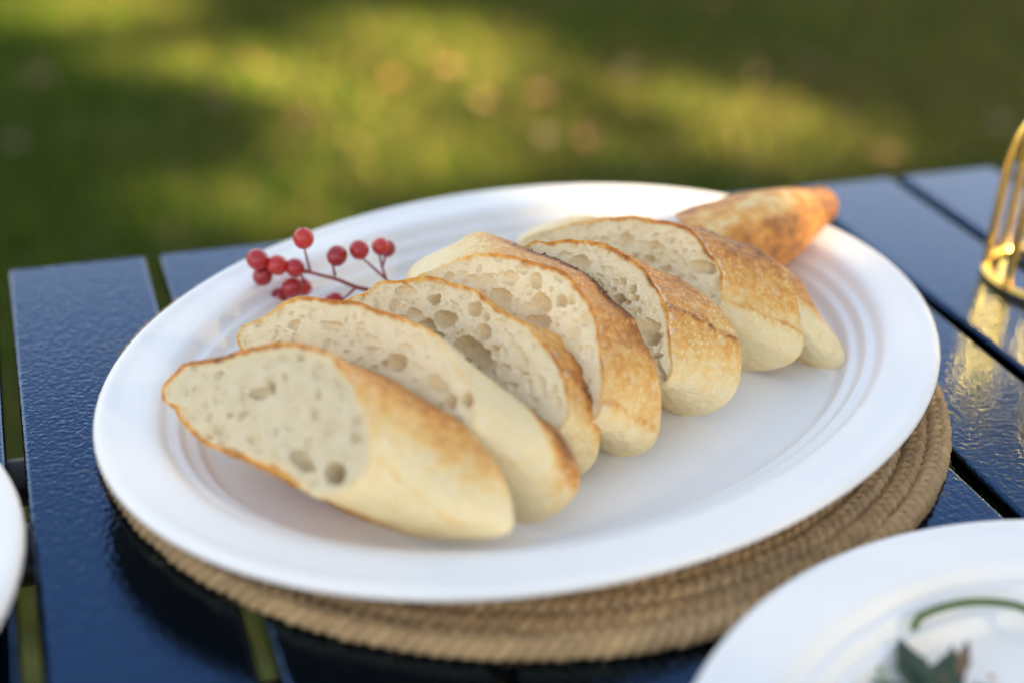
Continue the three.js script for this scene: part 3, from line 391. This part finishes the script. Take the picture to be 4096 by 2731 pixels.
    holes: [[-51.9,29.2,3.3,1.1,1.1,-2.3,0.6],[-39.5,31.0,2.6,0.9,0.9,-1.9,0.65],[-39.2,25.9,2.1,0.7,0.7,-1.5,0.8],[-33.8,35.2,1.6,0.5,0.5,-1.2,0.8],[-40.7,34.7,1.5,0.5,0.4,-0.9,0.8],[-45.5,24.9,1.5,0.5,0.6,-1.3,0.6],[-43.5,30.7,1.5,0.5,0.3,-0.7,0.6],[-29.8,31.3,1.1,0.4,0.3,-0.7,0.9],[-26.7,33.0,1.1,0.4,0.3,-0.7,0.9],[-18.0,30.2,5.2,1.3,0.9,-2.5,0.8],[-15.2,30.5,2.2,0.7,1.0,-2.2,1.3],[-29.8,28.1,1.5,0.5,0.4,-0.9,0.6],[-31.1,24.6,2.4,0.8,0.5,-1.2,0.7],[-9.5,25.4,1.5,0.3,0.7,-3.0,0.6],[-50.2,35.0,0.9,0.3,0.5,-1.1,0.6],[-56.5,32.4,1.0,0.3,0.3,-0.7,0.6],[-60.0,26.6,2.4,0.8,0.6,-1.2,0.5],[-46.5,35.7,1.2,0.4,0.3,-0.6,0.5],[-24.6,36.5,1.7,0.6,0.4,-0.9,0.4],[-29.3,35.6,0.9,0.3,0.3,-0.6,0.7],[-20.0,34.7,0.9,0.3,0.3,-0.6,0.6],[-9.6,21.5,1.3,0.5,0.4,-1.0,0.7],[-35.4,29.0,1.0,0.3,0.3,-0.7,0.7]] },
  { o: [0.09904,0.45839,-0.01435], t: 0.018, w0: 0.018, basis: [[0.76837,0.0,0.64],[0.32,0.86603,-0.38419],[-0.55426,0.5,0.66543]],
    F: [[-26.4,21.3],[-24.0,25.6],[-19.0,27.3],[-13.8,26.2],[-7.3,21.9],[-2.7,16.8],[-2.0,12.7],[-6.6,9.8],[-14.2,10.0],[-21.7,15.1]],
    B: [[-32.7,21.5],[-31.5,27.7],[-26.9,31.5],[-22.1,30.8],[-17.1,29.3],[-13.2,27.1],[-9.4,23.9],[-1.8,18.5],[5.1,14.6],[10.4,10.6],[12.8,7.2],[12.1,4.1],[10.2,2.2],[5.5,0.7],[0.0,0.0],[-8.8,0.7],[-19.2,6.6],[-28.7,15.7]],
    holes: [] },
];
const LOOK = [
  { seed: 1, small: 330, crumb: [0.7, 0.575, 0.37], toast: [[0, 0.4], [0.06, 0.62], [0.1, 0.8], [0.16, 0.6], [0.26, 0.55], [0.34, 0.5], [0.4, 0.34], [0.45, 0.18], [0.48, 0.08], [0.52, 0.05], [0.6, 0.06], [0.68, 0.35], [0.78, 0.6], [0.92, 0.45], [1, 0.4]], tk: (s, k) => 0.14 * band(s, 0.3, 0.46) * sstep(0.1, 0.6, k), ears: [[0.485, 0.55, 0.014, 0.0004, 0.2]], flour: 1.1 },  // darker crumb: partly its own tone, partly shade on this face put into colour
  { seed: 2, small: 380, toast: [[0, 0.12], [0.1, 0.4], [0.16, 0.56], [0.28, 0.62], [0.33, 0.3], [0.38, 0.06], [0.5, 0.02], [0.6, 0.06], [0.7, 0.4], [1, 0.2]], tk: (s, k) => (0.85 * band(s, 0.16, 0.5) * sstep(0.66, 0.9, k)), ears: [[0.5, 0.53, 0.02, 0.0006, 0.1]], flour: 1.5 },
  { seed: 3, small: 430, toast: [[0, 0.1], [0.1, 0.36], [0.2, 0.48], [0.3, 0.4], [0.36, 0.4], [0.42, 0.58], [0.46, 0.45], [0.49, 0.16], [0.53, 0.04], [0.65, 0.06], [0.75, 0.4], [1, 0.2]], tk: (s, k) => (0.4 * band(s, 0.36, 0.46, 0.03) * sstep(0.3, 0.8, k)), ears: [[0.43, 0.45, 0.02, 0.0014, 0.3]], blister: 0.14 },
  { seed: 4, small: 380, toast: [[0, 0.0], [0.06, 0.05], [0.13, 0.34], [0.2, 0.55], [0.3, 0.6], [0.38, 0.56], [0.44, 0.42], [0.485, 0.28], [0.5, 0.1], [0.55, 0.03], [0.65, 0.06], [0.75, 0.4], [1, 0.1]], tk: (s, k) => (0.45 * band(s, 0.14, 0.38) * sstep(0.5, 0.95, k)), ears: [[0.485, 0.495, 0.014, 0.0009, 0.3]], blister: 0.16 },
  { seed: 5, small: 430, toast: [[0, 0.34], [0.1, 0.5], [0.2, 0.62], [0.3, 0.68], [0.36, 0.5], [0.42, 0.4], [0.47, 0.26], [0.51, 0.08], [0.57, 0.02], [0.7, 0.3], [1, 0.3]], ears: [[0.37, 0.43, 0.026, 0.0015, 0.48]], blister: 0.24 },
  { seed: 6, small: 600, toast: [[0, 0.0], [0.1, 0.16], [0.2, 0.46], [0.3, 0.64], [0.38, 0.64], [0.44, 0.48], [0.475, 0.28], [0.495, 0.1], [0.55, 0.03], [0.6, 0.04], [0.7, 0.3], [1, 0.1]], tk: (s, k) => (0.22 * k * band(s, 0.22, 0.38)), ears: [[0.488, 0.482, 0.014, 0.001, 0.32]], blister: 0.17 },
  { seed: 7, small: 200, toast: [[0, 0.2], [0.2, 0.6], [0.3, 0.55], [0.36, 0.25], [0.42, 0.04], [0.55, 0.0], [0.7, 0.3], [1, 0.2]], flour: 1 },
];
const SLICE_LABELS = [
  'pale bread slice ending the row, its whole cut face showing, farthest from the baguette tip',
  'bread slice behind the fully exposed end slice, its brown crest ending in a pale corner',
  'bread slice with one big oval cave in its crumb and a torn brown lip',
  'bread slice with dark crumbly burnt crest standing above its pale crumb',
  'bread slice with blistered orange crust and a deep crack low in its crumb',
  'bread slice with finely holed crumb and rust brown shoulder, in front of the baguette tip',
  'small pale bread slice lying half hidden under the baguette tip',
];
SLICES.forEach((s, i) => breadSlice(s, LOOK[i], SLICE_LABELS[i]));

{ // the baguette's end piece
  const A = new THREE.Vector3(0.0522, 0.477, -0.054), T = new THREE.Vector3(0.1152, 0.4825, -0.1084), ax = T.clone().sub(A), L = ax.length(); ax.normalize();
  const side = new THREE.Vector3().crossVectors(ax, new THREE.Vector3(0, 1, 0)).normalize(), upv = new THREE.Vector3().crossVectors(side, ax);
  const g = thing('baguette_end', 'browned pointed end piece of a baguette resting over the plate rim', 'bread', [A.x, TOP + 0.0088, A.z]);
  const pos = [], col = [], uv = [], idx = [], NS = 160, NL = 130, V = new THREE.Vector3(), cutN = new THREE.Vector3(-0.9, -0.4, 0.1).normalize(), CUT = A.clone().addScaledVector(ax, 0.008).dot(cutN), sh = new THREE.Vector3(0, A.y - TOP - 0.0088, 0);
  const rad = (d) => { const t = d / L, e = d - L, r = t < 1 ? stops([[0, 0.0205], [0.25, 0.0200], [0.5, 0.0186], [0.75, 0.0145], [0.9, 0.0104], [1, 0.0084]], t) : 0.0084 * Math.sqrt(Math.max(0, 1 - (e / 0.0084) ** 2)); return r; };
  for (let i = 0; i <= NL; i++) for (let j = 0; j <= NS; j++) {
    const a = (j / NS) * Math.PI * 2, ca = Math.cos(a), sa = Math.sin(a);
    let d0 = 0; for (let k = 0; k < 12; k++) { V.copy(A).addScaledVector(ax, d0).addScaledVector(side, ca * rad(d0)).addScaledVector(upv, sa * rad(d0)); d0 += (CUT - V.dot(cutN)) / ax.dot(cutN); }
    const d = d0 + (L + 0.0084 - d0) * (i < NL ? 1 - Math.pow(1 - i / NL, 1.4) : 1), t = d / L, nU = d * 130, big = fbm(ca * 1.3 + 4, sa * 1.3, nU * 0.4, 3), mid = fbm(ca * 4, sa * 4, nU * 1.3, 3), fine = N3(ca * 14, sa * 14, nU * 5);
    const r = rad(d) * (1 + 0.035 * big) + (i && i < NL - 2 ? 0.00022 * mid + 0.0001 * fine : 0);
    V.copy(A).addScaledVector(ax, d).addScaledVector(side, ca * r).addScaledVector(upv, sa * r).sub(g.position);
    pos.push(V.x, V.y, V.z); uv.push((a * 0.018) / 0.02, d / 0.02);
    // one flank pale, the other browned, the tip darkest
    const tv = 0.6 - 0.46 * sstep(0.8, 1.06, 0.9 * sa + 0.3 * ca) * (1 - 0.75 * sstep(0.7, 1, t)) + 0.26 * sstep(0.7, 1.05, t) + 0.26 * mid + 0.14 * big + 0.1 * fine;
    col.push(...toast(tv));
  }
  for (let i = 0; i < NL; i++) for (let j = 0; j < NS; j++) { const a = i * (NS + 1) + j, b = a + NS + 1; idx.push(a, a + 1, b, b, a + 1, b + 1); }
  part('crust', buffer(pos, idx, uv, col), crustMat, g);
  let mx = 0, my = 0, mz = 0; for (let j = 0; j < NS; j++) { mx += pos[j * 3] / NS; my += pos[j * 3 + 1] / NS; mz += pos[j * 3 + 2] / NS; }
  const cp = [mx, my, mz], cc = [0.86, 0.695, 0.43], cu = [0, 0], ci = [];
  for (let r = 1; r <= 12; r++) for (let j = 0; j < NS; j++) { const k = r / 12, q = j * 3, x = mx + (pos[q] - mx) * k, y = my + (pos[q + 1] - my) * k, z = mz + (pos[q + 2] - mz) * k, d = r < 12 ? -0.0005 - 0.0008 * N3(x * 500, y * 500, z * 500) : 0; cp.push(x + cutN.x * d, y + cutN.y * d, z + cutN.z * d); cc.push(0.86, 0.695, 0.43); cu.push((j / NS) * 6, k * 2); }
  for (let j = 0; j < NS; j++) { const k = (j + 1) % NS; ci.push(0, 1 + k, 1 + j); for (let r = 0; r < 11; r++) { const a = 1 + r * NS + j, b = 1 + r * NS + k; ci.push(a, b, a + NS, b, b + NS, a + NS); } }
  part('crumb', buffer(cp, ci, cu, cc), crumbMat, g);
}

// ---------------------------------------------------------------- red berry sprig
{
  const g = thing('berry_sprig', 'sprig of small round red berries on thin stems lying on the plate', 'berries', [-0.085, TOP + 0.012, -0.031]);
  const o = g.position, at = (x, y, z) => new THREE.Vector3(x - o.x, y - o.y, z - o.z);
  const red = [[0.40, 0.008, 0.011], [0.50, 0.018, 0.011], [0.31, 0.005, 0.010]].map((c) => new THREE.MeshPhysicalMaterial({ color: rgb(...c), roughness: 0.34, clearcoat: 0.4, clearcoatRoughness: 0.22 }));
  const stemM = std({ color: rgb(0.26, 0.045, 0.04), roughness: 0.6 }), tipM = std({ color: rgb(0.06, 0.035, 0.03), roughness: 0.8 });
  const B = [[-0.1094, 0.483, -0.0315, 18], [-0.1021, 0.481, -0.0316, 17], [-0.1079, 0.476, -0.032, 18], [-0.0955, 0.48, -0.0322, 3], [-0.0913, 0.494, -0.0288, 6], [-0.0794, 0.486, -0.0318, 8], [-0.0715, 0.487, -0.0358, 13], [-0.0637, 0.487, -0.0396, 11], [-0.0615, 0.485, -0.0422, 14], [-0.097, 0.471, -0.0334, 16], [-0.0933, 0.47, -0.0357, 16], [-0.1022, 0.4665, -0.0345, 16], [-0.0802, 0.468, -0.0292, 15]];
  const S = [[-0.0684, 0.474, -0.0287], [-0.0716, 0.476, -0.0262], [-0.0789, 0.478, -0.0279], [-0.0895, 0.479, -0.0308], [-0.0945, 0.48, -0.0319], [-0.0905, 0.48, -0.032], [-0.0911, 0.49, -0.0288], [-0.0801, 0.4785, -0.0303], [-0.0805, 0.484, -0.0278], [-0.0607, 0.477, -0.0317], [-0.0625, 0.481, -0.0336], [-0.0638, 0.486, -0.0357], [-0.0664, 0.481, -0.034], [-0.0697, 0.485, -0.0327], [-0.0617, 0.484, -0.0386], [-0.0767, 0.47, -0.0275], [-0.0924, 0.474, -0.0337], [-0.0975, 0.48, -0.0327], [-0.1053, 0.481, -0.0298]].map((p) => at(...p));
  const twig = (pts, r0, r1) => part('stem', tube(pts, r0, 16, 8, false, (t) => 1 + (r1 / r0 - 1) * t), stemM, g);
  twig([at(-0.058, 0.470, -0.031), S[0], S[1], S[2], S[3], S[4], S[17]], 0.0009, 0.0006);
  B.forEach(([x, y, z, k], i) => {
    const c = at(x, y, z), r = [0.0041, 0.0039, 0.0038, 0.0036, 0.0039, 0.0039, 0.0037, 0.0034, 0.0033, 0.0042, 0.0035, 0.0033, 0.0036][i], geo = new THREE.SphereGeometry(r, 32, 24).scale(1, 1.06, 1);
    const p = geo.attributes.position; for (let q = 0; q < p.count; q++) { const f = 1 + 0.02 * N3(p.getX(q) * 500, p.getY(q) * 500, i * 3); p.setXYZ(q, p.getX(q) * f, p.getY(q) * f, p.getZ(q) * f); } geo.computeVertexNormals();
    const b = part(i ? `berry_${String(i).padStart(3, '0')}` : 'berry', geo, red[i % 3], g); b.position.copy(c);
    const from = S[k], dir = from.clone().sub(c).normalize(); b.quaternion.setFromUnitVectors(new THREE.Vector3(0, -1, 0), dir);
    part('tip', new THREE.ConeGeometry(0.0005, 0.0016, 8).translate(0, r * 1.06 + 0.0004, 0), tipM, b);
    const midp = from.clone().lerp(c, 0.5).add(new THREE.Vector3(0.0006, -0.0008, 0));
    if (from.distanceTo(c) > r) twig([from, midp, c.clone().addScaledVector(dir, r * 0.8)], 0.0004, 0.0005);
  });
  twig([S[3], S[6]], 0.00055, 0.0004); twig([S[7], S[8]], 0.00055, 0.0004); twig([at(-0.0575, 0.470, -0.0305), S[9], S[10], S[11]], 0.0006, 0.0004); twig([S[9], S[12], S[13]], 0.0006, 0.0004); twig([S[10], S[14]], 0.0005, 0.0004); twig([S[1], S[15]], 0.0006, 0.0004); twig([S[4], S[16]], 0.0006, 0.0004); twig([S[17], S[18]], 0.0005, 0.0004);
}

// ---------------------------------------------------------------- gold wire candle holder
{
  const gold = std({ color: rgb(1.0, 0.68, 0.17), metalness: 1, roughness: 0.27 });
  const R = 0.0285, w = 0.0019, h = thing('wire_candle_holder', 'shiny gold wire candle holder standing on the table behind the plate', 'candle holder', [0.2235, TOP, -0.1145]);
  part('base_ring', new THREE.TorusGeometry(R, w, 14, 96).rotateX(Math.PI / 2).translate(0, w + 0.0003, 0), gold, h);
  part('top_ring', new THREE.TorusGeometry(0.0115, w, 12, 64).rotateX(Math.PI / 2).translate(0, 0.083, 0), gold, h);
  for (let i = 0; i < 8; i++) {
    const a = (i / 8) * Math.PI * 2 + Math.PI - 0.55, c = Math.cos(a), s = Math.sin(a), P = (q, y) => [c * q, y, s * q];
    part(i ? `wire_${String(i).padStart(3, '0')}` : 'wire', tube([P(R, w), P(R, 0.02), P(R, 0.04), P(R * 0.99, 0.052), P(R * 0.9, 0.065), P(R * 0.68, 0.077), P(0.0115, 0.083)], w, 48, 12), gold, h);
  }
}

// ---------------------------------------------------------------- herb scraps on the round plate
{
  const y0 = TOP + 0.0022, g = thing('herb_sprig', 'wilted green herb sprig with a long bent stem on the round plate', 'herb', [0.108, y0, 0.15]);
  const L = (x, y, z) => [x - 0.108, y, z - 0.15];
  const green = std({ color: rgb(0.07, 0.13, 0.025), roughness: 0.5 }), leafM = std({ color: rgb(0.035, 0.065, 0.035), roughness: 0.65, side: THREE.DoubleSide }), brown = std({ color: rgb(0.16, 0.1, 0.05), roughness: 0.7, side: THREE.DoubleSide });
  part('stem', tube([L(0.1052, 0.0065, 0.1352), L(0.1068, 0.0095, 0.1334), L(0.1094, 0.0098, 0.1315), L(0.1166, 0.0098, 0.1277), L(0.1235, 0.0098, 0.1256), L(0.1322, 0.0098, 0.1253), L(0.1382, 0.0096, 0.1268), L(0.156, 0.003, 0.136)], 0.0012, 48, 9), green, g);
  part('stem', tube([L(0.0985, 0.001, 0.160), L(0.0954, 0.0025, 0.1534), L(0.0935, 0.003, 0.147), L(0.095, 0.0022, 0.142)], 0.0008, 20, 7), std({ color: rgb(0.35, 0.42, 0.25), roughness: 0.6 }), g);
  const leafGeo = (len, wd, curl) => { const pos = [], idx = [], M = 12; for (let i = 0; i <= M; i++) { const t = i / M, q = wd * Math.sin(Math.PI * Math.pow(t, 0.75)) * (1 + 0.12 * Math.sin(t * 17)) + 0.0002; for (const u of [-1, -0.5, 0, 0.5, 1]) pos.push(u * q, curl * t * t + 0.3 * Math.abs(u) * q, -t * len); } for (let i = 0; i < M; i++) for (let j = 0; j < 4; j++) { const a = i * 5 + j; idx.push(a, a + 1, a + 5, a + 1, a + 6, a + 5); } return buffer(pos, idx); };
  [[0.104, 0.158, 0.2, 0.020, 0.0045, 0.003, leafM], [0.106, 0.160, -0.5, 0.018, 0.005, 0.004, leafM], [0.112, 0.158, -0.15, 0.016, 0.0028, 0.003, brown], [0.101, 0.163, 1.2, 0.014, 0.004, 0.003, leafM], [0.111, 0.163, -1.3, 0.016, 0.004, 0.002, leafM], [0.106, 0.153, 0.5, 0.010, 0.0022, 0.002, leafM], [0.114, 0.153, -0.35, 0.011, 0.0018, 0.003, brown]].forEach(([x, z, t, len, wd, c, m], i) => { const b = part(i ? `leaf_${String(i).padStart(3, '0')}` : 'leaf', leafGeo(len, wd, c), m, g); b.position.set(x - 0.108, 0.0014 + i * 0.0008, z - 0.15); b.rotation.set(0.12, t, 0.1 * (i % 3 - 1)); });
  const crumbM = std({ color: rgb(0.55, 0.36, 0.15), roughness: 0.8 });
  for (const [x, z, r] of [[0.0834, 0.1565, 0.0011], [0.126, 0.146, 0.0008], [0.131, 0.152, 0.0011], [0.119, 0.158, 0.0009], [0.09, 0.166, 0.0008]]) { const geo = new THREE.IcosahedronGeometry(r, 2), p = geo.attributes.position; for (let i = 0; i < p.count; i++) { const f = 1 + 0.5 * N3(p.getX(i) * 1200, p.getY(i) * 1200, p.getZ(i) * 1200); p.setXYZ(i, p.getX(i) * f, p.getY(i) * f * 0.7, p.getZ(i) * f); } geo.computeVertexNormals(); const m = new THREE.Mesh(geo, crumbM); m.name = numbered('bread_crumb'); m.position.set(x, TOP + 0.0021 + r * 0.5, z); scene.add(m); shade(m); tag(m, 'tiny golden bread crumb on the round plate with the herb scraps', 'crumb', 'crumbs on the round plate'); }
}

renderer.render(scene, camera);
